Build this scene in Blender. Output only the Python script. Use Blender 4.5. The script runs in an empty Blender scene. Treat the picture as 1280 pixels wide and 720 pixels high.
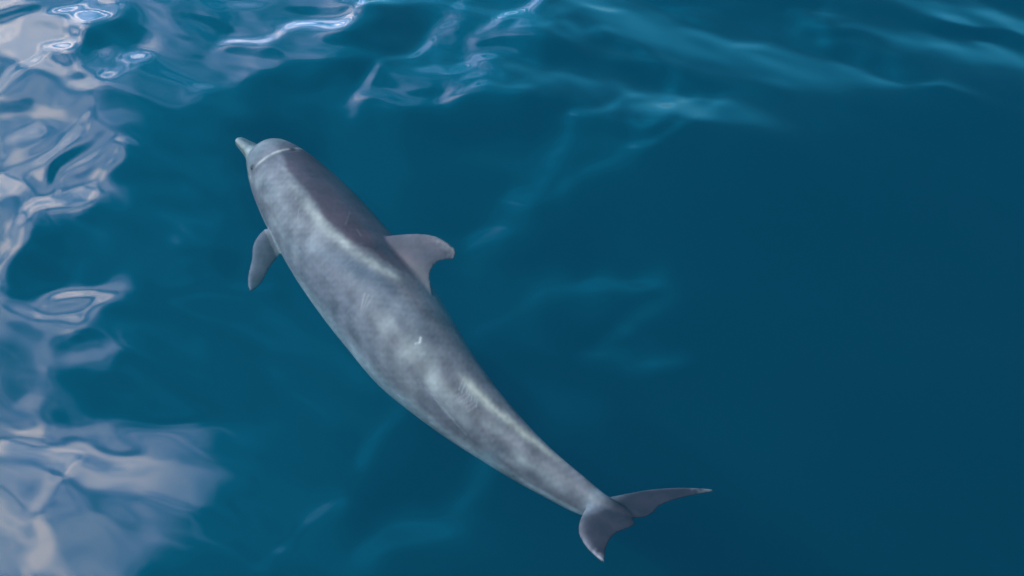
import bpy, bmesh, math
import numpy as np

rng = np.random.default_rng(11)
scene = bpy.context.scene
col = scene.collection

# ------------------------------------------------------------------ camera
PITCH = math.radians(50.0)          # looking down from a boat deck
HFOV = math.radians(40.0)
CAM_H = 4.28
cam_d = bpy.data.cameras.new('camera')
cam_d.sensor_width = 36.0
cam_d.lens = 18.0 / math.tan(HFOV / 2)
cam_d.clip_start = 0.05
cam_d.clip_end = 3000
cam = bpy.data.objects.new('camera', cam_d)
cam.location = (0, 0, CAM_H)
cam.rotation_euler = (math.pi / 2 - PITCH, 0, 0)
col.objects.link(cam)
scene.camera = cam

# ------------------------------------------------------------------ sky and sun
SUN_EL = math.radians(56.0)
SUN_AZ = math.radians(256.0)        # compass style from +Y clockwise: behind and left of the camera
sun_dir = np.array([math.sin(SUN_AZ) * math.cos(SUN_EL), math.cos(SUN_AZ) * math.cos(SUN_EL), math.sin(SUN_EL)])
EXPOSURE = 1.3
SKY = 0.05
CLOUD = 5.6

world = bpy.data.worlds.new('World')
scene.world = world
world.use_nodes = True
wt = world.node_tree
wt.nodes.clear()
L = wt.links.new


def wn(kind, **kw):
    n = wt.nodes.new(kind)
    for k, v in kw.items():
        setattr(n, k, v)
    return n


def wmath(op, a, b=None, c=None, clamp=False):
    n = wn('ShaderNodeMath', operation=op)
    n.use_clamp = clamp
    for i, v in enumerate((a, b, c)):
        if v is None:
            continue
        if isinstance(v, (int, float)):
            n.inputs[i].default_value = v
        else:
            L(v, n.inputs[i])
    return n.outputs[0]


def wsmooth(v, a, b):
    n = wn('ShaderNodeMapRange', interpolation_type='SMOOTHSTEP')
    L(v, n.inputs['Value'])
    n.inputs['From Min'].default_value = a
    n.inputs['From Max'].default_value = b
    return n.outputs['Result']


sky = wn('ShaderNodeTexSky', sky_type='NISHITA')
sky.sun_disc = False
sky.sun_elevation = SUN_EL
sky.sun_rotation = SUN_AZ
sky.air_density = 1.0
sky.dust_density = 0.0
sky.ozone_density = 4.0
skybg = wn('ShaderNodeBackground')
skybg.inputs['Strength'].default_value = SKY
L(sky.outputs['Color'], skybg.inputs['Color'])
tc = wn('ShaderNodeTexCoord')
sep = wn('ShaderNodeSeparateXYZ')
L(tc.outputs['Generated'], sep.inputs[0])
zz = wmath('MAXIMUM', sep.outputs['Z'], 0.03)
zz = wmath('ADD', zz, 0.25)
cx = wmath('DIVIDE', sep.outputs['X'], zz)
cy = wmath('DIVIDE', sep.outputs['Y'], zz)
cvec = wn('ShaderNodeCombineXYZ')
L(cx, cvec.inputs[0])
L(cy, cvec.inputs[1])


def wnoise(scale, detail, offset, dist=0.0, rough=0.55, squash=(1, 1, 1)):
    m = wn('ShaderNodeMapping')
    m.inputs['Location'].default_value = offset
    m.inputs['Scale'].default_value = squash
    L(cvec.outputs[0], m.inputs['Vector'])
    n = wn('ShaderNodeTexNoise')
    n.inputs['Scale'].default_value = scale
    n.inputs['Detail'].default_value = detail
    n.inputs['Roughness'].default_value = rough
    n.inputs['Distortion'].default_value = dist
    L(m.outputs[0], n.inputs['Vector'])
    return n.outputs['Fac']


# a broad bank of bright cloud fills the sky on the left, thinning to wisps and clear blue on the right
n_edge = wnoise(2.2, 4, (3.1, 1.7, 0))
n_body = wnoise(3.6, 6, (7.7, 2.2, 0), 0.4)
n_wisp = wnoise(4.5, 3, (1.3, 9.1, 0), 0.6, 0.5, (1.0, 0.6, 1))
qdir = wmath('MULTIPLY_ADD', sep.outputs['X'], 0.87, wmath('MULTIPLY_ADD', sep.outputs['Y'], -0.5, 0.32))
edge = wmath('MULTIPLY_ADD', wmath('SUBTRACT', n_edge, 0.5), 0.16, qdir)
bank = wmath('MULTIPLY_ADD', wsmooth(edge, 0.10, -0.22), 0.36, wmath('MULTIPLY', wsmooth(edge, -0.17, -0.42), 0.66))
haze_ = wmath('MULTIPLY', wsmooth(qdir, 0.45, 0.0), 0.05)
body = wsmooth(n_body, 0.28, 0.72)
body = wmath('MULTIPLY_ADD', body, 0.65, 0.35)
bank = wmath('MULTIPLY', bank, body)
wisp = wmath('MULTIPLY', wsmooth(n_wisp, 0.52, 0.80), 0.07)
low_ = wmath('MULTIPLY', wsmooth(sep.outputs['Z'], 0.60, 0.22), 0.17)
cover = wmath('ADD', wmath('MAXIMUM', wmath('MAXIMUM', bank, low_), wisp), haze_, clamp=True)
cover = wmath('MULTIPLY', cover, wsmooth(sep.outputs['Z'], -0.01, 0.06))
cbg = wn('ShaderNodeBackground')
crmp = wn('ShaderNodeValToRGB')
crmp.color_ramp.elements[0].color = (0.003, 0.44, 0.67, 1)
crmp.color_ramp.elements[1].color = (0.95, 0.90, 0.96, 1)
for pos_, c_ in ((0.30, (0.010, 0.42, 0.74, 1)), (0.52, (0.28, 0.55, 1.0, 1))):
    el = crmp.color_ramp.elements.new(pos_)
    el.color = c_
L(cover, crmp.inputs[0])
L(crmp.outputs[0], cbg.inputs['Color'])
cbg.inputs['Strength'].default_value = CLOUD
mixw = wn('ShaderNodeMixShader')
L(cover, mixw.inputs[0])
L(skybg.outputs[0], mixw.inputs[1])
L(cbg.outputs[0], mixw.inputs[2])
wout = wn('ShaderNodeOutputWorld')
L(mixw.outputs[0], wout.inputs['Surface'])

sun_l = bpy.data.lights.new('sun', 'SUN')
sun_l.energy = 2.2
sun_l.angle = math.radians(0.6)
sun_l.color = (1.0, 0.955, 0.89)
sun_o = bpy.data.objects.new('sun', sun_l)
col.objects.link(sun_o)
from mathutils import Vector
sun_o.rotation_euler = Vector(tuple(sun_dir)).to_track_quat('Z', 'Y').to_euler()
sun_o.location = tuple(sun_dir * 40)

vs = scene.view_settings
vs.view_transform = 'Standard'
vs.look = 'None'
vs.exposure = EXPOSURE
vs.gamma = 1.0
vs.use_curve_mapping = False
cy_ = scene.cycles
cy_.use_denoising = True
cy_.max_bounces = 3
cy_.volume_bounces = 1
cy_.diffuse_bounces = 2
cy_.glossy_bounces = 2
cy_.transparent_max_bounces = 12
cy_.caustics_reflective = False
cy_.caustics_refractive = False
cy_.sample_clamp_indirect = 6.0

# ------------------------------------------------------------------ pixel <-> world (photograph is 1280 x 720)
TH = math.tan(HFOV / 2)
SP, CP = math.sin(PITCH), math.cos(PITCH)


def ray(px, py):
    a = (px - 640) / 640 * TH
    b = -(py - 360) / 640 * TH
    d = np.array([a, b * SP + CP, b * CP - SP])
    return d / np.linalg.norm(d)


def at_z(px, py, z):
    d = ray(px, py)
    t = (z - CAM_H) / d[2]
    return np.array([0, 0, CAM_H]) + d * t


def project(P):
    P = np.asarray(P, float)
    x, y, z = P[..., 0], P[..., 1], P[..., 2] - CAM_H
    dep = y * CP - z * SP
    u = y * SP + z * CP
    return 640 + 640 * x / dep / TH, 360 - 640 * u / dep / TH


def sstep(a, b, x):
    t = np.clip((x - a) / (b - a), 0, 1)
    return t * t * (3 - 2 * t)


# ------------------------------------------------------------------ node helper
def material(name):
    m = bpy.data.materials.new(name)
    m.use_nodes = True
    m.node_tree.nodes.clear()
    return m, m.node_tree


# ------------------------------------------------------------------ the sea surface
def spectrum_noise(n, d, lo, hi, seed, aniso=(1.0, 1.0), rot=0.0):
    """smooth random field with wavelengths between lo and hi metres, unit variance"""
    r = np.random.default_rng(seed)
    kx = np.fft.fftfreq(n, d)[:, None]
    ky = np.fft.fftfreq(n, d)[None, :]
    c, s = math.cos(rot), math.sin(rot)
    k = np.sqrt(((c * kx + s * ky) * aniso[0]) ** 2 + ((-s * kx + c * ky) * aniso[1]) ** 2) + 1e-9
    lk = np.log(k)
    k0, k1 = math.log(1 / hi), math.log(1 / lo)
    amp = np.exp(-((lk - (k0 + k1) / 2) / ((k1 - k0) / 2)) ** 2 * 1.5) / k
    f = np.fft.fft2(r.standard_normal((n, n))) * amp
    f = np.real(np.fft.ifft2(f))
    return f / f.std()


GN, GD = 1024, 0.016                # field grid: 16.4 m square, 1.6 cm step
GX0, GY0 = -GN * GD / 2, -3.6
gx = GX0 + np.arange(GN) * GD
gy = GY0 + np.arange(GN) * GD
X, Y = np.meshgrid(gx, gy, indexing='ij')
PX, PY = project(np.stack([X, Y, np.zeros_like(X)], -1))
behind = (Y * CP + CAM_H * SP) < 0.3
PX[behind] = 5000
PY[behind] = 5000
dl = np.sqrt(X ** 2 + Y ** 2 + CAM_H ** 2)
QA, QB = 0.87, 0.50
u_flat = QA * X / dl - QB * (Y / dl - 0.64)
dz_abs = CAM_H / dl


def dist_poly(pts, qx, qy):
    best = np.full(qx.shape, 1e9)
    for (x0, y0), (x1, y1) in zip(pts[:-1], pts[1:]):
        vx, vy = x1 - x0, y1 - y0
        ll = vx * vx + vy * vy + 1e-9
        t = np.clip(((qx - x0) * vx + (qy - y0) * vy) / ll, 0, 1)
        dd = (qx - x0 - t * vx) ** 2 + (qy - y0 - t * vy) ** 2
        best = np.minimum(best, dd)
    return np.sqrt(best)


# small warp so that no crest runs as a clean geometric line
wx = spectrum_noise(GN, GD, 0.15, 0.6, 1) * 5.0
wy = spectrum_noise(GN, GD, 0.15, 0.6, 2) * 5.0
QX, QY = PX + wx, PY + wy

swell = spectrum_noise(GN, GD, 0.5, 2.2, 3, (1.0, 0.55), math.radians(-30))
chop = spectrum_noise(GN, GD, 0.14, 0.5, 4, (1.0, 0.6), math.radians(-30))
top = sstep(330, -60, PY)           # farther water is seen more obliquely and carries more chop
left = sstep(330, 0, PX)
u_d = u_flat + swell * (0.032 + 0.02 * top) + chop * (0.006 + 0.014 * np.maximum(top, left))

# where the mirrored cloud bank ends on the water, row by row of the photograph
EY = [-200, 0, 60, 110, 160, 215, 260, 300, 335, 370, 410, 440, 480, 515, 545, 620, 720, 900]
EX = [260, 190, 150, 120, 110, 120, 80, 30, 10, 60, 60, 40, 35, 60, 225, 262, 238, 240]
e = np.interp(QY, EY, EX)
kern = np.ones(9) / 9
u_edge = -0.26 + (QX - e) / 640 * 0.34 * 1.9
wgt = sstep(420, 230, QX) * sstep(-260, -40, QX) * sstep(-200, -30, QY) * sstep(950, 760, QY)
u_d = u_d * (1 - wgt) + (np.clip(u_edge, -0.55, 0.1) + chop * 0.022 + swell * 0.02) * wgt


def stroke(pts, width, target, strength=1.0):
    """bend the surface along a line of pixels until it mirrors sky at direction x = target"""
    global u_d
    dd = dist_poly(pts, QX, QY)
    w = np.exp(-(dd / width) ** 2) * strength
    u_d = u_d * (1 - w) + target * w


def blob(cx_, cy_, rx, ry, ang, target, strength=1.0, power=2):
    global u_d
    c, s = math.cos(math.radians(ang)), math.sin(math.radians(ang))
    dx, dy = QX - cx_, QY - cy_
    a = (c * dx + s * dy) / rx
    b = (-s * dx + c * dy) / ry
    w = np.exp(-((a * a + b * b) ** (power / 2))) * strength
    u_d = u_d * (1 - w) + target * w


def ring(cx_, cy_, rx, ry, ang, width, target, strength=1.0):
    pts = []
    for k in range(25):
        t = k / 24 * 2 * math.pi
        a, b = rx * math.cos(t), ry * math.sin(t)
        c, s = math.cos(math.radians(ang)), math.sin(math.radians(ang))
        pts.append((cx_ + c * a - s * b, cy_ + s * a + c * b))
    stroke(pts, width, target, strength)


B1, B2, B3, D1 = -0.50, -0.36, -0.26, -0.02
# left: bright lobes and dark hollows
blob(78, 228, 44, 21, -42, D1, 1.0, 4)
ring(112, 240, 46, 17, -38, 11, B1, 0.9)
blob(112, 240, 26, 7, -38, -0.30, 0.7)
stroke([(48, 250), (55, 215), (85, 190), (120, 165)], 10, B1, 0.8)
blob(55, 330, 42, 34, -30, D1, 1.0, 4)
ring(98, 386, 48, 17, -22, 11, B1, 0.85)
blob(92, 390, 25, 7, -22, -0.31, 0.6)
blob(122, 443, 42, 19, -8, -0.34, 0.9)
stroke([(0, 520), (30, 500), (52, 470), (60, 430)], 12, -0.36, 0.6)
stroke([(0, 350), (12, 320), (28, 290), (60, 270), (100, 262)], 12, B1, 0.8)
blob(20, 590, 70, 40, -20, B1, 0.7)
stroke([(0, 690), (35, 650), (70, 600), (85, 575), (40, 560)], 14, -0.56, 0.8)
blob(160, 592, 40, 22, -8, B1, 0.7)
blob(120, 690, 55, 30, -20, -0.27, 0.6)
blob(215, 640, 30, 40, 0, -0.30, 0.6)
# upper left: streaks running up to the right
blob(140, 62, 50, 24, -42, D1, 0.9, 4)
stroke([(0, 130), (45, 100), (95, 60), (140, 30)], 11, B1, 0.85)
stroke([(95, 110), (85, 85), (98, 72)], 9, B1, 0.7)
stroke([(60, 160), (120, 130), (165, 95), (195, 78)], 12, -0.40, 0.85)
stroke([(0, 212), (35, 185), (60, 165)], 9, B1, 0.7)
stroke([(120, 178), (85, 200), (40, 222), (0, 245)], 9, B1, 0.75)
stroke([(0, 60), (60, 30), (130, 8), (170, -10)], 12, -0.44, 0.8)
stroke([(0, 42), (40, 32), (95, 5)], 9, -0.14, 0.8)
blob(25, 150, 32, 10, -30, -0.18, 0.7)
# broad soft sheen of thin cloud
for b_ in [(250, 108, 95, 38, -20, -0.22, 0.75), (640, 285, 75, 30, -38, -0.17, 0.7), (850, 145, 70, 24, -5, -0.16, 0.6), (1000, 55, 210, 60, 8, -0.06, 0.6),
           (205, 325, 62, 32, -32, -0.20, 0.7), (350, 640, 85, 55, -45, -0.13, 0.6), (690, 500, 55, 75, -40, -0.14, 0.6), (560, 690, 60, 40, 0, -0.10, 0.5),
           (560, 110, 110, 45, -10, -0.16, 0.6), (420, 190, 90, 40, -20, -0.08, 0.4), (240, 450, 60, 40, -20, -0.16, 0.5)]:
    blob(*b_)
# steeper, clear faces between the crests
for b_ in [(495, 36, 52, 22, -25, 0.16, 0.85), (738, 78, 58, 20, 14, 0.16, 0.85), (585, 165, 95, 18, -4, 0.12, 0.7), (800, 112, 40, 12, 10, 0.14, 0.7),
           (690, 150, 40, 12, -20, 0.12, 0.6), (740, 290, 70, 40, -20, 0.16, 0.6), (520, 610, 40, 30, -40, 0.12, 0.6), (455, 645, 40, 22, -50, 0.12, 0.6),
           (880, 420, 70, 40, 10, 0.18, 0.6), (635, 262, 20, 9, -30, 0.12, 0.6), (400, 105, 60, 14, -8, 0.08, 0.6), (230, 200, 60, 40, -30, 0.06, 0.5)]:
    blob(*b_)
stroke([(335, 190), (385, 255), (440, 330), (560, 485), (650, 570), (740, 640)], 55, 0.20, 0.85)
# top: pale patches and crest lines
blob(305, 12, 46, 22, -10, -0.33, 0.8)
blob(330, 45, 38, 12, -25, -0.36, 0.75)
stroke([(283, 66), (330, 58), (370, 45), (410, 38), (450, 22), (480, 8)], 7, -0.36, 0.9)
blob(436, 2, 36, 10, -12, -0.38, 0.9)
blob(370, 20, 24, 10, -10, -0.1, 0.6)
stroke([(300, 95), (345, 85), (400, 78), (455, 76)], 12, -0.26, 0.7)
stroke([(240, 130), (290, 118), (310, 102)], 11, -0.27, 0.7)
L1 = [(576, -4), (576, 12), (563, 37), (517, 62), (484, 92), (449, 121), (480, 133), (517, 140), (580, 135), (630, 129), (659, 123)]
stroke(L1[:6], 10, -0.20, 0.9)
L2 = [(690, -6), (638, 19), (597, 37), (588, 46), (613, 48), (663, 40), (688, 32), (730, 37), (759, 44), (780, 62), (797, 75),
      (830, 90), (842, 110), (872, 125), (838, 144), (797, 154)]
stroke(L2[:4], 9, -0.20, 0.85)
stroke(L2[9:], 11, -0.17, 0.8)
L3 = [(630, 90), (672, 100), (734, 110), (772, 119), (797, 129), (767, 144), (722, 162), (701, 187), (663, 233), (638, 258), (609, 283)]
stroke(L3[4:], 13, -0.14, 0.8)
L4 = [(900, 150), (850, 172), (822, 187), (780, 208), (734, 225), (705, 242), (672, 250), (655, 267), (600, 290)]
stroke(L4, 13, -0.20, 0.85)
blob(1222, 43, 33, 10, 6, 0.50, 1.0, 4)
stroke([(985, 5), (1000, 20), (1017, 33), (1050, 54), (1071, 75), (1100, 98), (1133, 112), (1171, 112)], 8, -0.20, 0.8)
blob(1035, 25, 22, 8, 10, -0.18, 0.8)
blob(940, 50, 20, 6, 15, -0.18, 0.6)
blob(1120, 250, 260, 110, 8, 0.45, 0.55, 4)
# faint shimmer lower down
stroke([(450, 580), (470, 550), (496, 512)], 12, -0.27, 0.7)
stroke([(330, 720), (365, 695), (395, 655), (415, 630)], 14, -0.25, 0.7)
stroke([(440, 725), (480, 695), (510, 670), (560, 655), (590, 620), (605, 585)], 20, -0.20, 0.7)
stroke([(600, 415), (650, 380), (680, 350), (720, 360), (790, 356), (825, 350), (838, 375), (810, 395), (765, 415), (755, 440),
        (790, 452), (840, 448)], 16, -0.17, 0.7)
stroke([(150, 360), (190, 335), (225, 318)], 20, -0.24, 0.6)
stroke([(210, 375), (260, 365), (330, 372)], 10, -0.22, 0.6)

fade = sstep(0, 1.2, np.minimum.reduce([X - gx[0], gx[-1] - X, Y - gy[0], gy[-1] - Y]))
# height field whose mirror direction follows u_d: solved in Fourier space, refined a few times
kx = 2 * np.pi * np.fft.fftfreq(GN, GD)[:, None]
ky = 2 * np.pi * np.fft.fftfreq(GN, GD)[None, :]
blur = np.exp(-(kx ** 2 + ky ** 2) * (0.014 ** 2) / 2)
ke = QA * kx - QB * ky
ko = QB * kx + QA * ky
den = ke ** 2 + 0.05 * ko ** 2 + 0.35 ** 2
ddir = np.stack([X, Y, np.full_like(X, -CAM_H)], -1) / dl[..., None]
q_now = u_flat
up_ok = np.ones_like(X)
g = np.zeros_like(X)
for it in range(4):
    g += np.clip(q_now - u_d, -0.6, 0.6) / (2 * dz_abs) * (1.0 if it == 0 else 0.6 * up_ok) * fade
    Hf = np.real(np.fft.ifft2((-1j * ke) * np.fft.fft2(g) * blur / den))
    nn = np.stack([-np.gradient(Hf, GD, axis=0), -np.gradient(Hf, GD, axis=1), np.ones_like(Hf)], -1)
    nn /= np.linalg.norm(nn, axis=-1, keepdims=True)
    rf = ddir - 2 * (ddir * nn).sum(-1, keepdims=True) * nn
    q_now = QA * rf[..., 0] - QB * (rf[..., 1] - 0.64)
    up_ok = sstep(0.25, 0.45, rf[..., 2])
# ease the few faces that would lean too far over
for it in range(2):
    steep = sstep(0.26, 0.08, rf[..., 2]) * fade
    soft = np.exp(-(kx ** 2 + ky ** 2) * (0.045 ** 2) / 2)
    wide = np.exp(-(kx ** 2 + ky ** 2) * (0.035 ** 2) / 2)
    w_ = np.clip(np.real(np.fft.ifft2(np.fft.fft2(steep) * wide)) * 2.2, 0, 1)
    Hf = Hf * (1 - w_) + np.real(np.fft.ifft2(np.fft.fft2(Hf) * soft)) * w_
    nn = np.stack([-np.gradient(Hf, GD, axis=0), -np.gradient(Hf, GD, axis=1), np.ones_like(Hf)], -1)
    nn /= np.linalg.norm(nn, axis=-1, keepdims=True)
    rf = ddir - 2 * (ddir * nn).sum(-1, keepdims=True) * nn
    print('lowest mirrored elevation', rf[..., 2][(PX > 0) & (PX < 1280) & (PY > 0) & (PY < 720)].min())
# crests that run across the view lean away from the camera and mirror the bright low sky
lean = np.zeros_like(X)


def crest(pts, width, tilt):
    global lean
    lean = np.maximum(lean, np.exp(-(dist_poly(pts, QX, QY) / width) ** 2) * tilt)


def cell(cx_, cy_, rx, ry, ang, tilt):
    global lean
    c, s_ = math.cos(math.radians(ang)), math.sin(math.radians(ang))
    a, b = (c * (QX - cx_) + s_ * (QY - cy_)) / rx, (-s_ * (QX - cx_) + c * (QY - cy_)) / ry
    lean = np.maximum(lean, np.exp(-((a * a + b * b) ** 2)) * tilt)


crest(L1[5:], 8, 0.22)
crest(L1[:6], 7, 0.10)
crest(L2[:9], 8, 0.18)
crest(L2[8:], 8, 0.13)
crest(L3[:6], 9, 0.13)
crest(L3[5:], 11, 0.05)
crest([(283, 66), (330, 58), (370, 45), (410, 38), (450, 22), (480, 8)], 7, 0.14)
cell(624, 67, 33, 10, -6, 0.15)
cell(577, 90, 20, 9, -4, 0.15)
cell(522, 106, 36, 16, -22, 0.12)
cell(584, 112, 28, 9, -8, 0.12)
cell(680, 18, 55, 10, -14, 0.14)
cell(745, 5, 28, 6, -6, 0.20)
crest([(985, 5), (1000, 20), (1017, 33), (1050, 54), (1071, 75), (1100, 98), (1133, 112), (1171, 112)], 8, 0.12)
cell(1035, 25, 24, 9, 10, 0.14)
cell(940, 50, 20, 6, 15, 0.09)
crest([(1110, 20), (1160, 28), (1200, 20), (1250, 25), (1280, 40)], 9, 0.09)
crest([(1120, 62), (1180, 66), (1230, 75), (1270, 90)], 10, 0.08)
crest([(680, 350), (720, 360), (790, 356), (825, 350)], 12, 0.05)
crest([(765, 445), (790, 452), (840, 448)], 12, 0.05)
crest([(860, 165), (950, 145), (1030, 140), (1140, 118), (1210, 140), (1290, 190)], 22, 0.05)
G2 = np.fft.fft2(-lean * fade)
Hf = Hf + np.real(np.fft.ifft2((-1j * ky) * G2 * blur / (ky ** 2 + 0.03 * kx ** 2 + 0.8 ** 2)))
Hf -= Hf.mean()
Hf = Hf * fade
vis = (PX > 0) & (PX < 1280) & (PY > 0) & (PY < 720)
print('visible wave heights', Hf[vis].min(), Hf[vis].max())
print('wave height range', Hf.min(), Hf.max())


def axis_coords(lo, hi, step, far):
    mid = np.arange(int(round((hi - lo) / step)) + 1) * step + lo
    out_, s, v = [], step, 0.0
    while v < far:
        s *= 1.22
        v += s
        out_.append(v)
    out_ = np.array(out_)
    return np.concatenate([(mid[0] - out_)[::-1], mid, mid[-1] + out_])


ax = axis_coords(gx[224], gx[800], GD, 320)
ay = axis_coords(gy[250], gy[762], GD, 320)
nx, ny = len(ax), len(ay)
AX, AY = np.meshgrid(ax, ay, indexing='ij')
fx = (AX - gx[0]) / GD
fy = (AY - gy[0]) / GD
ix = np.clip(np.floor(fx).astype(int), 0, GN - 2)
iy = np.clip(np.floor(fy).astype(int), 0, GN - 2)
tx = np.clip(fx - ix, 0, 1)
ty = np.clip(fy - iy, 0, 1)
Z = (Hf[ix, iy] * (1 - tx) * (1 - ty) + Hf[ix + 1, iy] * tx * (1 - ty) + Hf[ix, iy + 1] * (1 - tx) * ty + Hf[ix + 1, iy + 1] * tx * ty)
# long low swell carries on to the edge of the sea
off = np.maximum.reduce([np.abs(AX) - 4.6, AY - 8.6, 0.4 - AY, np.zeros_like(AX)])
Z += sstep(0.5, 6, off) * 0.04 * np.sin(AX * 0.55 + 1.3 * np.sin(AY * 0.31)) * np.sin(AY * 0.7 + 0.8 * np.sin(AX * 0.23)) * sstep(120, 40, off)
idx = np.arange(nx * ny).reshape(nx, ny)
top_f = np.stack([idx[:-1, :-1], idx[1:, :-1], idx[1:, 1:], idx[:-1, 1:]], -1).reshape(-1, 4)
DEPTH = -40.0
verts = np.stack([AX, AY, Z], -1).reshape(-1, 3)
rim = np.concatenate([idx[:, 0], idx[-1, 1:], idx[:-1, -1][::-1], idx[0, 1:-1][::-1]])
low = verts[rim].copy()
low[:, 2] = DEPTH
base = len(verts)
verts = np.vstack([verts, low])
nr = len(rim)
lr = base + np.arange(nr)
side_f = np.stack([rim, lr, np.roll(lr, -1), np.roll(rim, -1)], -1)


def fast_mesh(name, v, quads, ngon=None, smooth_n=None):
    me = bpy.data.meshes.new(name)
    nq = len(quads)
    ng = 0 if ngon is None else len(ngon)
    me.vertices.add(len(v))
    me.vertices.foreach_set('co', np.asarray(v, np.float32).ravel())
    loops = quads.ravel()
    starts = np.arange(nq) * 4
    if ng:
        starts = np.append(starts, nq * 4)
        loops = np.concatenate([loops, np.asarray(ngon)])
    me.loops.add(len(loops))
    me.loops.foreach_set('vertex_index', loops.astype(np.int32))
    me.polygons.add(nq + (1 if ng else 0))
    me.polygons.foreach_set('loop_start', starts.astype(np.int32))
    sm = np.zeros(nq + (1 if ng else 0), bool)
    sm[:nq if smooth_n is None else smooth_n] = True
    me.polygons.foreach_set('use_smooth', sm)
    me.update(calc_edges=True)
    me.validate()
    return me


water_me = fast_mesh('water', verts, np.vstack([top_f, side_f]), lr[::-1], len(top_f))
water = bpy.data.objects.new('water', water_me)
water['kind'] = 'structure'
water['label'] = 'clear deep blue sea with smooth glossy ripples mirroring cloud'
col.objects.link(water)

m, nt = material('sea_water')
geo = nt.nodes.new('ShaderNodeNewGeometry')
dot = nt.nodes.new('ShaderNodeVectorMath')
dot.operation = 'DOT_PRODUCT'
nt.links.new(geo.outputs['Incoming'], dot.inputs[0])
nt.links.new(geo.outputs['Normal'], dot.inputs[1])


def nmath(nt, op, a, b=None, c=None, clamp=False):
    n = nt.nodes.new('ShaderNodeMath')
    n.operation = op
    n.use_clamp = clamp
    for i, v in enumerate((a, b, c)):
        if v is None:
            continue
        if isinstance(v, (int, float)):
            n.inputs[i].default_value = v
        else:
            nt.links.new(v, n.inputs[i])
    return n.outputs[0]


F0 = 0.030
ab = nmath(nt, 'ABSOLUTE', dot.outputs['Value'])
om = nmath(nt, 'SUBTRACT', 1.0, ab, clamp=True)
p5 = nmath(nt, 'POWER', om, 5.0)
fr = nmath(nt, 'MULTIPLY_ADD', p5, 1 - F0, F0, clamp=True)
tr = nt.nodes.new('ShaderNodeBsdfTransparent')
gl = nt.nodes.new('ShaderNodeBsdfGlossy')
gl.inputs['Roughness'].default_value = 0.012
mx = nt.nodes.new('ShaderNodeMixShader')
nt.links.new(fr, mx.inputs[0])
nt.links.new(tr.outputs[0], mx.inputs[1])
nt.links.new(gl.outputs[0], mx.inputs[2])
out = nt.nodes.new('ShaderNodeOutputMaterial')
nt.links.new(mx.outputs[0], out.inputs['Surface'])
vsn = nt.nodes.new('ShaderNodeVolumeScatter')
van = nt.nodes.new('ShaderNodeVolumeAbsorption')
vadd = nt.nodes.new('ShaderNodeAddShader')
SIG_S = (0.00002, 0.0105, 0.0132)
SIG_A = (0.22, 0.100, 0.075)
ds = max(SIG_S)
vsn.inputs['Color'].default_value = tuple(c / ds for c in SIG_S) + (1,)
vsn.inputs['Density'].default_value = ds
vsn.inputs['Anisotropy'].default_value = 0.0
da = max(SIG_A) * 1.25
van.inputs['Color'].default_value = tuple(1 - c / da for c in SIG_A) + (1,)
van.inputs['Density'].default_value = da
nt.links.new(vsn.outputs[0], vadd.inputs[0])
nt.links.new(van.outputs[0], vadd.inputs[1])
nt.links.new(vadd.outputs[0], out.inputs['Volume'])
water_me.materials.append(m)

# deep sea floor far below, lost in the blue
sb = bpy.data.meshes.new('seabed')
sb.from_pydata([(-330, -330, DEPTH - 0.5), (330, -330, DEPTH - 0.5), (330, 340, DEPTH - 0.5), (-330, 340, DEPTH - 0.5)], [], [(0, 1, 2, 3)])
seabed = bpy.data.objects.new('seabed', sb)
seabed['kind'] = 'structure'
col.objects.link(seabed)
m, nt = material('seabed_sand')
bs = nt.nodes.new('ShaderNodeBsdfPrincipled')
no = nt.nodes.new('ShaderNodeTexNoise')
no.inputs['Scale'].default_value = 0.2
cr = nt.nodes.new('ShaderNodeValToRGB')
cr.color_ramp.elements[0].color = (0.05, 0.07, 0.08, 1)
cr.color_ramp.elements[1].color = (0.12, 0.13, 0.12, 1)
nt.links.new(no.outputs['Fac'], cr.inputs[0])
nt.links.new(cr.outputs[0], bs.inputs['Base Color'])
bs.inputs['Roughness'].default_value = 0.9
out = nt.nodes.new('ShaderNodeOutputMaterial')
nt.links.new(bs.outputs[0], out.inputs['Surface'])
sb.materials.append(m)

# ------------------------------------------------------------------ the dolphin: rest shape, x = distance from the beak tip
DL = 2.40
PROF = np.array([  # s, top, bottom, half width (fractions of the length)
    (0.0000, 0.0010, -0.0055, 0.0026), (0.0030, 0.0042, -0.0090, 0.0075), (0.0100, 0.0060, -0.0120, 0.0098), (0.0250, 0.0080, -0.0170, 0.0130),
    (0.0400, 0.0112, -0.0230, 0.0180), (0.0480, 0.0180, -0.0265, 0.0235), (0.0580, 0.0320, -0.0315, 0.0325), (0.0720, 0.0440, -0.0360, 0.0410),
    (0.0920, 0.0525, -0.0430, 0.0500), (0.1200, 0.0595, -0.0520, 0.0595), (0.1600, 0.0660, -0.0620, 0.0690), (0.2200, 0.0735, -0.0730, 0.0785),
    (0.3000, 0.0800, -0.0820, 0.0850), (0.3800, 0.0830, -0.0850, 0.0860), (0.4600, 0.0820, -0.0830, 0.0825), (0.5400, 0.0770, -0.0760, 0.0740),
    (0.6200, 0.0660, -0.0615, 0.0590), (0.7000, 0.0545, -0.0490, 0.0445), (0.7800, 0.0445, -0.0390, 0.0320), (0.8500, 0.0360, -0.0310, 0.0230),
    (0.9000, 0.0300, -0.0265, 0.0185), (0.9400, 0.0200, -0.0180, 0.0160), (0.9700, 0.0110, -0.0100, 0.0130), (0.9850, 0.0040, -0.0040, 0.0060)])


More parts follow.
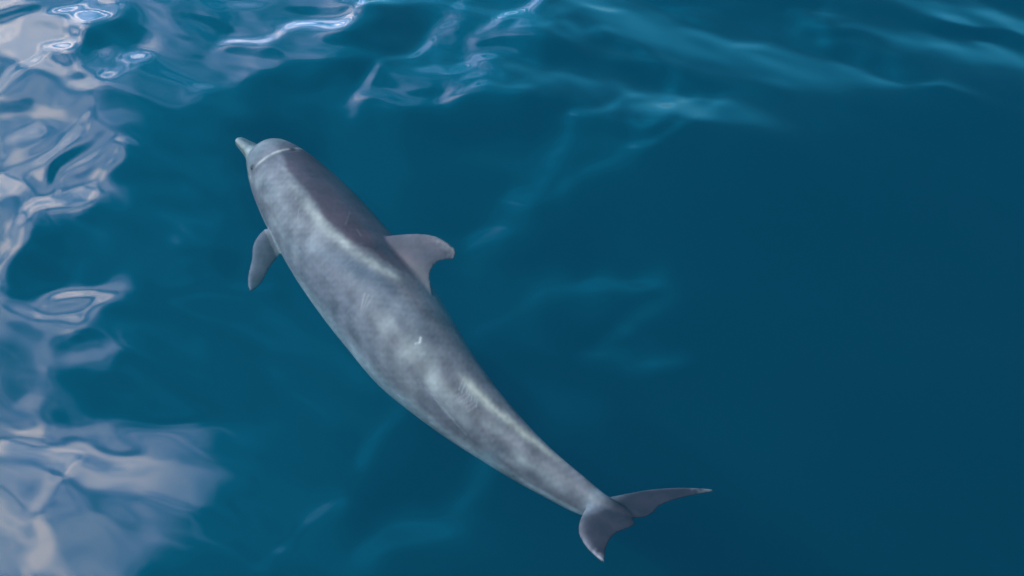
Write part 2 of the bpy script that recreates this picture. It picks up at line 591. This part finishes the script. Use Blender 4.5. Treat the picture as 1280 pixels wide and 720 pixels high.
def cub(x, xp, fp):
    """monotone-ish cubic interpolation through the profile points"""
    xp, fp = np.asarray(xp), np.asarray(fp)
    mgrad = np.gradient(fp, xp)
    i = np.clip(np.searchsorted(xp, x) - 1, 0, len(xp) - 2)
    h = xp[i + 1] - xp[i]
    t = np.clip((x - xp[i]) / h, 0, 1)
    return ((1 + 2 * t) * (1 - t) ** 2 * fp[i] + t * (1 - t) ** 2 * h * mgrad[i] + t * t * (3 - 2 * t) * fp[i + 1] + t * t * (t - 1) * h * mgrad[i + 1])


def prof(s):
    return cub(s, PROF[:, 0], PROF[:, 1]), cub(s, PROF[:, 0], PROF[:, 2]), cub(s, PROF[:, 0], PROF[:, 3])


bm = bmesh.new()


def loft(rings, cap=True):
    vr = [[bm.verts.new(p) for p in r] for r in rings]
    n = len(vr[0])
    for a, b in zip(vr[:-1], vr[1:]):
        for k in range(n):
            bm.faces.new((a[k], a[(k + 1) % n], b[(k + 1) % n], b[k]))
    if cap:
        bm.faces.new(vr[0][::-1])
        bm.faces.new(vr[-1])


ss = np.concatenate([np.linspace(0, 0.1, 34)[:-1], np.linspace(0.1, 0.985, 90)])
rings = []
for s in ss:
    t_, b_, w_ = prof(s)
    r = []
    for k in range(48):
        a = 2 * math.pi * k / 48
        c, sn = math.cos(a), math.sin(a)
        hgt = t_ if sn > 0 else -b_
        keel = sstep(0.66, 0.85, s)                 # the tail stock is pinched to a keel above and below
        p = 1.0 + 0.35 * keel
        yy = w_ * math.copysign(abs(c) ** p, c)
        r.append((s * DL, yy * DL, hgt * sn * DL))
    rings.append(r)
loft(rings)


def foil(stations, nseg=28):
    """stations: (leading point, trailing point, half thickness, thickness direction)"""
    rg = []
    for le, te, th, nrm in stations:
        le, te, nrm = map(np.array, (le, te, nrm))
        r = []
        for k in range(nseg):
            a = 2 * math.pi * k / nseg
            u = 0.5 - 0.5 * math.cos(a)
            prof_t = (1.9 * math.sqrt(max(u, 0)) * (1 - u) ** 0.9 + 0.10 * math.sin(math.pi * u)) * 1.0
            th_k = max(th * prof_t, 0.0)
            sgn = 1 if a < math.pi else -1
            r.append(tuple(le + (te - le) * u + nrm * th_k * sgn))
        rg.append(r)
    loft(rg)


# dorsal fin (falcate)
st = []
for f in np.linspace(-0.25, 1.0, 22):
    h = f
    xle = 0.358 + 0.074 * (max(h, 0) ** 0.92) + 0.022 * max(h, 0) ** 3 + 0.10 * min(h, 0)
    hh = np.clip(h, 0, 1)
    xte = 0.492 - 0.026 * math.sin(min(hh * 1.25, 1) * math.pi * 0.9) + 0.000 * hh ** 2.2 + 0.024 * max(0, 0.25 - hh) ** 1.3 * 4
    z = 0.076 + 0.083 * h - 0.012 * max(0, h - 0.75) ** 1.0
    th = (0.0115 * (1 - 0.72 * hh) + 0.016 * math.exp(-max(h + 0.05, 0) / 0.10)) * DL
    if h > 0.86:
        k = (h - 0.86) / 0.14
        mid = xle * 0.35 + xte * 0.65
        q = math.sqrt(max(1 - k * k * 0.93, 0.0))
        xle, xte = mid + (xle - mid) * q, mid + (xte - mid) * q
        th *= 0.4 + 0.6 * q
    st.append(((xle * DL, 0, z * DL), (xte * DL, 0, z * DL), max(th, 0.0055), (0, 1, 0)))
foil(st)

# pectoral flippers
for sd in (1, -1):
    st = []
    root = np.array([0.222 * DL, sd * 0.060 * DL, -0.038 * DL])
    dirv = np.array([0.56, sd * 0.70, -0.46])
    dirv /= np.linalg.norm(dirv)
    nrm = np.array([0.25, sd * 0.45, 0.86])
    ch = np.cross(nrm, dirv) * sd
    ch -= dirv * np.dot(ch, dirv)
    ch /= np.linalg.norm(ch)
    if ch[0] < 0:
        ch = -ch
    nrm = np.cross(ch, dirv)
    nrm /= np.linalg.norm(nrm)
    for f in np.linspace(0, 1, 20):
        ln = 0.122 * DL * f
        bow = 0.010 * DL * math.sin(f * math.pi * 0.5) ** 2
        cw = 0.046 * DL * (0.82 + 0.45 * math.sin(min(f * 2.0, 1) * math.pi) * 0.5 - 0.55 * max(0, f - 0.35) ** 1.2)
        cw *= math.sqrt(max(1 - max(0, (f - 0.72) / 0.28) ** 2.2 * 0.96, 0.02))
        c0 = root + dirv * ln + ch * (bow + 0.012 * DL * f * f)
        th = 0.0095 * DL * (1 - 0.65 * f)
        st.append((c0 - ch * cw * 0.5, c0 + ch * cw * 0.5, max(th, 0.0055), nrm))
    foil(st)

# tail flukes
for sd in (1, -1):
    st = []
    for f in np.linspace(-0.12, 1, 26):
        g_ = max(f, 0)
        yl = sd * (0.128 if sd > 0 else 0.140) * DL * f
        xle = 0.912 + 0.048 * g_ ** 0.95 + 0.062 * g_ ** 3.4
        xte = 1.000 - 0.010 * math.exp(-(g_ / 0.06) ** 2) + 0.006 * math.sin(min(g_ * 2.6, 1) * math.pi) - 0.030 * g_ + 0.066 * g_ ** 2.2
        if f > 0.84:
            k = (f - 0.84) / 0.16
            mid = xle * 0.3 + xte * 0.7
            q = math.sqrt(max(1 - k * k * 0.95, 0))
            xle, xte = mid + (xle - mid) * q, mid + (xte - mid) * q
        th = (0.0120 * (1 - 0.78 * min(g_ * 1.2, 1)) + 0.0016) * DL
        st.append(((xle * DL, yl, 0), (xte * DL, yl, 0), max(th * 0.8, 0.0052), (0, 0, 1)))
    foil(st)

bmesh.ops.recalc_face_normals(bm, faces=bm.faces[:])
tmp_me = bpy.data.meshes.new('dolphin_rest')
bm.to_mesh(tmp_me)
bm.free()
tmp = bpy.data.objects.new('dolphin_rest', tmp_me)
col.objects.link(tmp)
md = tmp.modifiers.new('remesh', 'REMESH')
md.mode = 'VOXEL'
md.voxel_size = 0.0052
md2 = tmp.modifiers.new('smooth', 'SMOOTH')
md2.factor = 0.5
md2.iterations = 5
dg = bpy.context.evaluated_depsgraph_get()
ev = tmp.evaluated_get(dg)
body_me = bpy.data.meshes.new_from_object(ev)
bpy.data.objects.remove(tmp)
bpy.data.meshes.remove(tmp_me)
nv = len(body_me.vertices)
R = np.empty(nv * 3, np.float32)
body_me.vertices.foreach_get('co', R)
R = R.reshape(-1, 3).astype(float)
print('dolphin verts', nv)
S, RY, RZ = R[:, 0] / DL, R[:, 1] / DL, R[:, 2] / DL
pt, pb, pw = prof(np.clip(S, 0, 0.985))
ang = np.arctan2(RZ, np.abs(RY))                    # +90 deg on the spine, -90 deg on the belly
angd = np.degrees(ang)
rad = np.sqrt((RY / np.maximum(pw, 1e-3)) ** 2 + (RZ / np.where(RZ > 0, pt, -pb)) ** 2)
is_fluke = (S > 0.90) & (np.abs(RY) > np.maximum(pw, 0.016) * 1.02)
is_dorsal = (RZ > pt + 0.004) & (S > 0.35) & (S < 0.65)
is_flip = (rad > 1.12) & (S > 0.17) & (S < 0.42) & (RZ < 0)


def vnoise(P, scale, seed):
    """cheap smooth noise per vertex: sum of random plane waves"""
    r = np.random.default_rng(seed)
    v = np.zeros(len(P))
    for k in range(14):
        d = r.standard_normal(3)
        d *= scale * r.uniform(0.6, 1.6) / np.linalg.norm(d)
        v += np.sin(P @ d * 2 * np.pi + r.uniform(0, 6.28))
    return v / math.sqrt(7)


def mixc(c, tgt, w):
    w = np.clip(w, 0, 1)[:, None]
    return c * (1 - w) + np.array(tgt) * w


# grooves and bumps of the head, in the rest shape
N0 = np.empty(nv * 3, np.float32)
body_me.vertices.foreach_get('normal', N0)
N0 = N0.reshape(-1, 3).astype(float)
mouth_z = np.interp(S, [0, 0.04, 0.075, 0.098, 0.105], [-0.004, -0.0085, -0.0145, -0.0080, -0.0040])
mouth = np.exp(-((RZ - mouth_z) / 0.0016) ** 2) * (S < 0.108) * sstep(0.108, 0.100, S)
R -= N0 * (mouth * 0.0035)[:, None]
bh = np.exp(-(((S - 0.124) / 0.0035) ** 2 + ((np.abs(RY) - 0.0) / 0.0085) ** 2)) * (RZ > 0)
R -= N0 * (bh * 0.006)[:, None]
crease = np.exp(-((S - (0.047 + 0.02 * np.clip(-RZ * 30, 0, 1))) / 0.004) ** 2) * (RZ > -0.012)
R -= N0 * (crease * 0.003)[:, None]

# colour of the skin, pattern by pattern
C = np.tile(np.array([0.165, 0.152, 0.172]), (nv, 1))
blot = vnoise(R, 4.0, 21)
blot2 = vnoise(R, 11.0, 22)
fine = vnoise(R, 38.0, 23)
streak = vnoise(R * np.array([0.35, 1.0, 1.0]), 16.0, 24)
cape_edge = np.interp(S, [0.0, 0.06, 0.12, 0.18, 0.24, 0.32, 0.38, 0.42, 0.46, 0.52, 0.60, 0.72, 1.0], [80, 80, 66, 50, 44, 42, 48, 58, 74, 60, 56, 56, 80])
cape = sstep(-4, 5, angd - cape_edge + blot * 2.0 + blot2 * 1.2)
capeS = sstep(0.09, 0.13, S) * sstep(0.50, 0.42, S)
C = mixc(C, (0.070, 0.037, 0.050), cape * capeS * 0.95)
# pale blaze sweeping from the flank up to the fin, with a dark smudge below it
blaze_c = np.interp(S, [0.10, 0.20, 0.30, 0.38, 0.43, 0.47], [56, 41, 35, 40, 50, 62])
blaze = np.exp(-(np.abs(angd - blaze_c) / 5.5) ** 2) * sstep(0.14, 0.27, S) * sstep(0.475, 0.44, S)
smudge = np.exp(-((angd - (blaze_c - 16)) / 9.0) ** 2) * sstep(0.28, 0.36, S) * sstep(0.52, 0.44, S)
C = mixc(C, (0.085, 0.075, 0.092), smudge * 0.6)
# pale shoulder and flank
sh = np.exp(-((angd - 14) / 30.0) ** 2) * sstep(0.09, 0.15, S) * sstep(0.40, 0.24, S) * (1 - cape)
C = mixc(C, (0.265, 0.275, 0.275), sh * (0.62 + 0.16 * blot + 0.14 * blot2 + 0.10 * streak))
C = mixc(C, (0.43, 0.44, 0.40), blaze * (0.78 + 0.14 * blot2))
belly = sstep(-20, -46, angd + blot * 3) * (1 - is_flip)
C = mixc(C, (0.36, 0.40, 0.41), belly * 0.85)
flank = np.exp(-((angd - 18) / 32) ** 2) * sstep(0.42, 0.58, S) * sstep(0.93, 0.8, S)
C = mixc(C, (0.30, 0.31, 0.30), flank * (0.40 + 0.13 * blot + 0.13 * blot2 + 0.20 * streak))
C = mixc(C, (0.10, 0.09, 0.11), np.exp(-((angd + 8) / 14) ** 2) * sstep(0.55, 0.7, S) * sstep(0.95, 0.85, S) * (0.4 + 0.2 * blot))
# highlight along the spine of the tail stock, painted into the skin colour
ridge_highlight = np.exp(-((angd - np.interp(S, [0.63, 0.70, 0.78, 0.88], [55, 62, 74, 84])) / 8) ** 2) * sstep(0.63, 0.68, S) * sstep(0.88, 0.78, S)
C = mixc(C, (0.62, 0.60, 0.50), ridge_highlight * (0.72 + 0.14 * blot2))
# head: pale melon, bridle from eye to blowhole, pale beak side
melon = sstep(0.105, 0.085, S)
C = mixc(C, (0.20, 0.23, 0.24), melon * 0.7)
bridle = np.exp(-((S - (0.104 + 0.016 * (angd / 90.0))) / 0.0030) ** 2) * sstep(5, 30, angd) * sstep(88, 78, angd) * (0.75 + 0.25 * blot2)
C = mixc(C, (0.60, 0.57, 0.50), bridle * 0.85)
C = mixc(C, (0.06, 0.06, 0.07), np.exp(-((S - (0.112 + 0.016 * (angd / 90.0))) / 0.004) ** 2) * (angd > 15) * 0.45)
beak_side = sstep(0.052, 0.045, S) * np.exp(-((angd - 5) / 35) ** 2)
C = mixc(C, (0.42, 0.43, 0.38), beak_side * 0.85)
C = mixc(C, (0.10, 0.11, 0.11), sstep(0.05, 0.04, S) * sstep(0.003, 0.014, S) * sstep(45, 65, angd) * 0.8)
C = mixc(C, (0.05, 0.05, 0.06), mouth * 0.8)
eyep = np.exp(-(((S - 0.099) / 0.008) ** 2 + ((RZ - 0.010) / 0.005) ** 2)) * (np.abs(RY) > 0.02)
C = mixc(C, (0.40, 0.40, 0.38), np.exp(-(((S - 0.104) / 0.014) ** 2 + ((RZ + 0.004) / 0.006) ** 2)) * (np.abs(RY) > 0.02) * 0.7)
C = mixc(C, (0.05, 0.05, 0.06), eyep * 0.85)
# fins, flippers, flukes
fin_w = sstep(-0.002, 0.030, RZ - pt) * (S > 0.34) * (S < 0.62)
C = mixc(C, (0.086, 0.070, 0.086), fin_w * 0.85)
fin_h = (RZ - 0.076) / 0.083
C = mixc(C, (0.24, 0.23, 0.24), is_dorsal * sstep(0.7, 1.0, fin_h + 0.04 * fine) * 0.45)
C = mixc(C, (0.098, 0.088, 0.104), is_flip * 0.85)
fl = sstep(0.925, 0.955, S + 0.004 * blot)
C = mixc(C, (0.036, 0.020, 0.030), fl * 0.95)
af = np.abs(RY) / np.where(RY > 0, 0.128, 0.140)
xle_v = 0.912 + 0.048 * np.clip(af, 0, 1) ** 0.95 + 0.062 * np.clip(af, 0, 1) ** 3.4
rimf = np.exp(-((S - xle_v) / 0.010) ** 2) * sstep(0.3, 0.6, af) + sstep(0.84, 1.0, af + 0.02 * fine)
C = mixc(C, (0.25, 0.23, 0.25), fl * rimf * 0.7)
stock = np.exp(-((S - 0.925) / 0.012) ** 2)
C = mixc(C, (0.26, 0.30, 0.32), stock * 0.5)
# mottling
C *= (1 + 0.10 * blot2 + 0.06 * fine + 0.07 * blot)[:, None]


# tooth rakes and scratches, also painted stand-ins for caustic light: short pale parallel lines
def scratch_or_caustic(s0, a0, s1, a1, w=0.0022, amt=0.5, colr=(0.5, 0.52, 0.52), side=1):
    global C
    rr = 0.07
    ax_, ay_ = s0, math.radians(a0) * rr
    bx_, by_ = s1, math.radians(a1) * rr
    px_, py_ = S, ang * rr
    vx, vy = bx_ - ax_, by_ - ay_
    t = np.clip(((px_ - ax_) * vx + (py_ - ay_) * vy) / (vx * vx + vy * vy), 0, 1)
    d = np.sqrt((px_ - ax_ - t * vx) ** 2 + (py_ - ay_ - t * vy) ** 2)
    C = mixc(C, colr, np.exp(-(d / w) ** 2) * amt * (np.sign(RY) == side))


for k in range(7):                                  # a rake behind the fin, above the tail stock
    scratch_or_caustic(0.655 + 0.0065 * k, 60 - 1 * k, 0.664 + 0.006 * k, 44 + rng.uniform(-3, 3), 0.0013, rng.uniform(0.25, 0.45))
    scratch_or_caustic(0.664 + 0.006 * k, 44, 0.660 + 0.006 * k, 30 + rng.uniform(-5, 5), 0.0013, rng.uniform(0.12, 0.25))
for k in range(5):
    scratch_or_caustic(0.615 + 0.010 * k, 16 - 4 * k + rng.uniform(-2, 2), 0.66 + 0.013 * k, 6 - 4 * k, 0.0014, rng.uniform(0.12, 0.28))
for k in range(3):
    scratch_or_caustic(0.455 + 0.006 * k, 20 + 2 * k, 0.470 + 0.004 * k, 6, 0.0013, rng.uniform(0.15, 0.32))
scratch_or_caustic(0.30, 72, 0.325, 55, 0.0011, 0.09)
scratch_or_caustic(0.566, 44, 0.571, 40, 0.0017, 0.8, (0.75, 0.75, 0.72))
scratch_or_caustic(0.571, 40, 0.569, 35, 0.0014, 0.6, (0.75, 0.75, 0.72))
for k in range(44):
    s0 = rng.uniform(0.16, 0.88)
    a0 = rng.uniform(-30, 75)
    s1, a1 = s0 + rng.uniform(-0.015, 0.025), a0 + rng.uniform(-14, 14)
    sd_ = rng.choice([-1, 1])
    scratch_or_caustic(s0, a0, s1, a1, 0.0011, rng.uniform(0.05, 0.16), side=sd_)
C = np.clip(C * np.array([0.425, 0.38, 0.36]), 0.006, 0.8)

# ------------------------------------------------------------------ pose: spine through the photograph's mid-line at its depth
MID = [  # pixel of the body axis, depth of the axis (metres)
    (296, 173, -0.42), (316, 187, -0.43), (340, 207, -0.44), (382, 258, -0.46), (431, 322, -0.49), (485, 393, -0.51), (528, 453, -0.53),
    (582, 511, -0.55), (648, 568, -0.56), (700, 605, -0.56), (742, 630, -0.54), (775, 642, -0.495), (800, 650, -0.46)]
ctrl = np.array([at_z(*q) for q in MID])


def catmull(P, n=40):
    P = np.vstack([2 * P[0] - P[1], P, 2 * P[-1] - P[-2]])
    o = []
    for i in range(1, len(P) - 2):
        for k in range(n):
            t = k / n
            o.append(0.5 * ((2 * P[i]) + (-P[i - 1] + P[i + 1]) * t + (2 * P[i - 1] - 5 * P[i] + 4 * P[i + 1] - P[i + 2]) * t * t
                            + (-P[i - 1] + 3 * P[i] - 3 * P[i + 1] + P[i + 2]) * t ** 3))
    o.append(P[-2])
    return np.array(o)


curve = catmull(ctrl)
seg = np.linalg.norm(np.diff(curve, axis=0), axis=1)
arc = np.concatenate([[0], np.cumsum(seg)])
SCALE = arc[-1] / DL
print('spine length', arc[-1], 'scale', SCALE)
sn_ = arc / arc[-1]
tan_ = np.gradient(curve, arc, axis=0)
kern = np.hanning(61)
kern /= kern.sum()
tan_ = np.stack([np.convolve(np.pad(tan_[:, i], 30, 'edge'), kern, 'valid') for i in range(3)], -1)
tan_ /= np.linalg.norm(tan_, axis=1)[:, None]
ROLL = np.radians(np.interp(sn_, [0, 0.12, 0.3, 0.48, 0.65, 0.85, 0.95, 1.0], [22, 27, 38, 46, 40, 32, 26, 26]))
up0 = np.array([0, 0, 1.0]) - tan_ * tan_[:, 2:3]
up0 /= np.linalg.norm(up0, axis=1)[:, None]
fwd = -tan_
right0 = np.cross(fwd, up0)
up = up0 * np.cos(ROLL)[:, None] + right0 * np.sin(ROLL)[:, None]
right = np.cross(fwd, up)


def pose(P):
    P = np.asarray(P, float)
    s = P[:, 0] / DL
    sc_ = np.clip(s, 0, 1)
    o = np.empty_like(P)
    ex = (s - sc_) * arc[-1]
    for i in range(3):
        o[:, i] = (np.interp(sc_, sn_, curve[:, i]) + np.interp(sc_, sn_, tan_[:, i]) * ex
                   - np.interp(sc_, sn_, right[:, i]) * P[:, 1] * SCALE + np.interp(sc_, sn_, up[:, i]) * P[:, 2] * SCALE)
    return o


W = pose(R)
org = W.mean(0)
body_me.vertices.foreach_set('co', (W - org).astype(np.float32).ravel())
body_me.polygons.foreach_set('use_smooth', np.ones(len(body_me.polygons), bool))
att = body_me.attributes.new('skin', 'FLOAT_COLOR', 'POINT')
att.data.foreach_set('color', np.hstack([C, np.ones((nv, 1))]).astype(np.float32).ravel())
att = body_me.attributes.new('rest', 'FLOAT_VECTOR', 'POINT')
att.data.foreach_set('vector', R.astype(np.float32).ravel())
body_me.update()
body_me.name = 'dolphin'
dolphin = bpy.data.objects.new('dolphin', body_me)
dolphin.location = tuple(org)
dolphin['label'] = 'grey dolphin with dark back gliding just under the surface of the blue sea'
dolphin['category'] = 'dolphin'
col.objects.link(dolphin)
for nm, q in (('beak', (0, 0, 0)), ('fin front', (0.366 * DL, 0, 0.082 * DL)), ('fin tip', (0.515 * DL, 0, 0.172 * DL)), ('fin rear', (0.51 * DL, 0, 0.078 * DL)),
              ('left tip', (1.0 * DL, 0.136 * DL, 0)), ('right tip', (1.0 * DL, -0.136 * DL, 0)), ('notch', (0.99 * DL, 0, 0)), ('blowhole', (0.124 * DL, 0, 0.06 * DL)),
              ('left eye', (0.106 * DL, 0.054 * DL, -0.004 * DL)), ('flip root', (0.222 * DL, 0.06 * DL, -0.038 * DL)),
              ('flip tip', (0.33 * DL, 0.155 * DL, -0.105 * DL))):
    print(nm, [round(float(v)) for v in project(pose(np.array([q])))] , [round(float(v), 2) for v in pose(np.array([q]))[0]])
print('top z', W[:, 2].max())

m, nt = material('dolphin_skin')
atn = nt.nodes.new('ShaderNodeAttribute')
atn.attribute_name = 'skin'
rst = nt.nodes.new('ShaderNodeAttribute')
rst.attribute_name = 'rest'
n1 = nt.nodes.new('ShaderNodeTexNoise')
n1.inputs['Scale'].default_value = 34
n1.inputs['Detail'].default_value = 6
n1.inputs['Roughness'].default_value = 0.65
nt.links.new(rst.outputs['Vector'], n1.inputs['Vector'])
mp = nt.nodes.new('ShaderNodeMapping')
mp.inputs['Scale'].default_value = (3.0, 14.0, 14.0)
nt.links.new(rst.outputs['Vector'], mp.inputs['Vector'])
n2 = nt.nodes.new('ShaderNodeTexNoise')
n2.inputs['Scale'].default_value = 1.4
n2.inputs['Detail'].default_value = 5
n2.inputs['Distortion'].default_value = 0.8
nt.links.new(mp.outputs[0], n2.inputs['Vector'])
v1 = nmath(nt, 'MULTIPLY_ADD', n1.outputs['Fac'], 0.5, 0.75)
v2 = nmath(nt, 'MULTIPLY_ADD', n2.outputs['Fac'], 0.6, 0.70)
vv = nmath(nt, 'MULTIPLY', v1, v2)
mulc = nt.nodes.new('ShaderNodeVectorMath')
mulc.operation = 'SCALE'
nt.links.new(atn.outputs['Color'], mulc.inputs[0])
nt.links.new(vv, mulc.inputs['Scale'])
bs = nt.nodes.new('ShaderNodeBsdfPrincipled')
nt.links.new(mulc.outputs[0], bs.inputs['Base Color'])
bs.inputs['Roughness'].default_value = 0.5
bs.inputs['Specular IOR Level'].default_value = 0.15
bmp = nt.nodes.new('ShaderNodeBump')
bmp.inputs['Strength'].default_value = 0.15
bmp.inputs['Distance'].default_value = 0.004
nt.links.new(n1.outputs['Fac'], bmp.inputs['Height'])
nt.links.new(bmp.outputs[0], bs.inputs['Normal'])
out = nt.nodes.new('ShaderNodeOutputMaterial')
nt.links.new(bs.outputs[0], out.inputs['Surface'])
body_me.materials.append(m)

# eyes
m, nt = material('dolphin_eye')
bs = nt.nodes.new('ShaderNodeBsdfPrincipled')
no = nt.nodes.new('ShaderNodeTexNoise')
no.inputs['Scale'].default_value = 60
cr = nt.nodes.new('ShaderNodeValToRGB')
cr.color_ramp.elements[0].color = (0.008, 0.007, 0.008, 1)
cr.color_ramp.elements[1].color = (0.03, 0.022, 0.018, 1)
nt.links.new(no.outputs['Fac'], cr.inputs[0])
nt.links.new(cr.outputs[0], bs.inputs['Base Color'])
bs.inputs['Roughness'].default_value = 0.4
bs.inputs['Specular IOR Level'].default_value = 0.12
out = nt.nodes.new('ShaderNodeOutputMaterial')
nt.links.new(bs.outputs[0], out.inputs['Surface'])
eye_mat = m
for sd in (1, -1):
    eb = bmesh.new()
    bmesh.ops.create_uvsphere(eb, u_segments=16, v_segments=10, radius=0.0165)
    eme = bpy.data.meshes.new('eye')
    eb.to_mesh(eb and eme)
    eb.free()
    cpt = pose(np.array([[0.099 * DL, sd * 0.0478 * DL, 0.010 * DL]]))[0]
    for p in eme.polygons:
        p.use_smooth = True
    eme.materials.append(eye_mat)
    eo = bpy.data.objects.new('eye', eme)
    col.objects.link(eo)
    eo.parent = dolphin
    eo.location = tuple(cpt - org)
    eo.scale = (1, 1, 0.8)
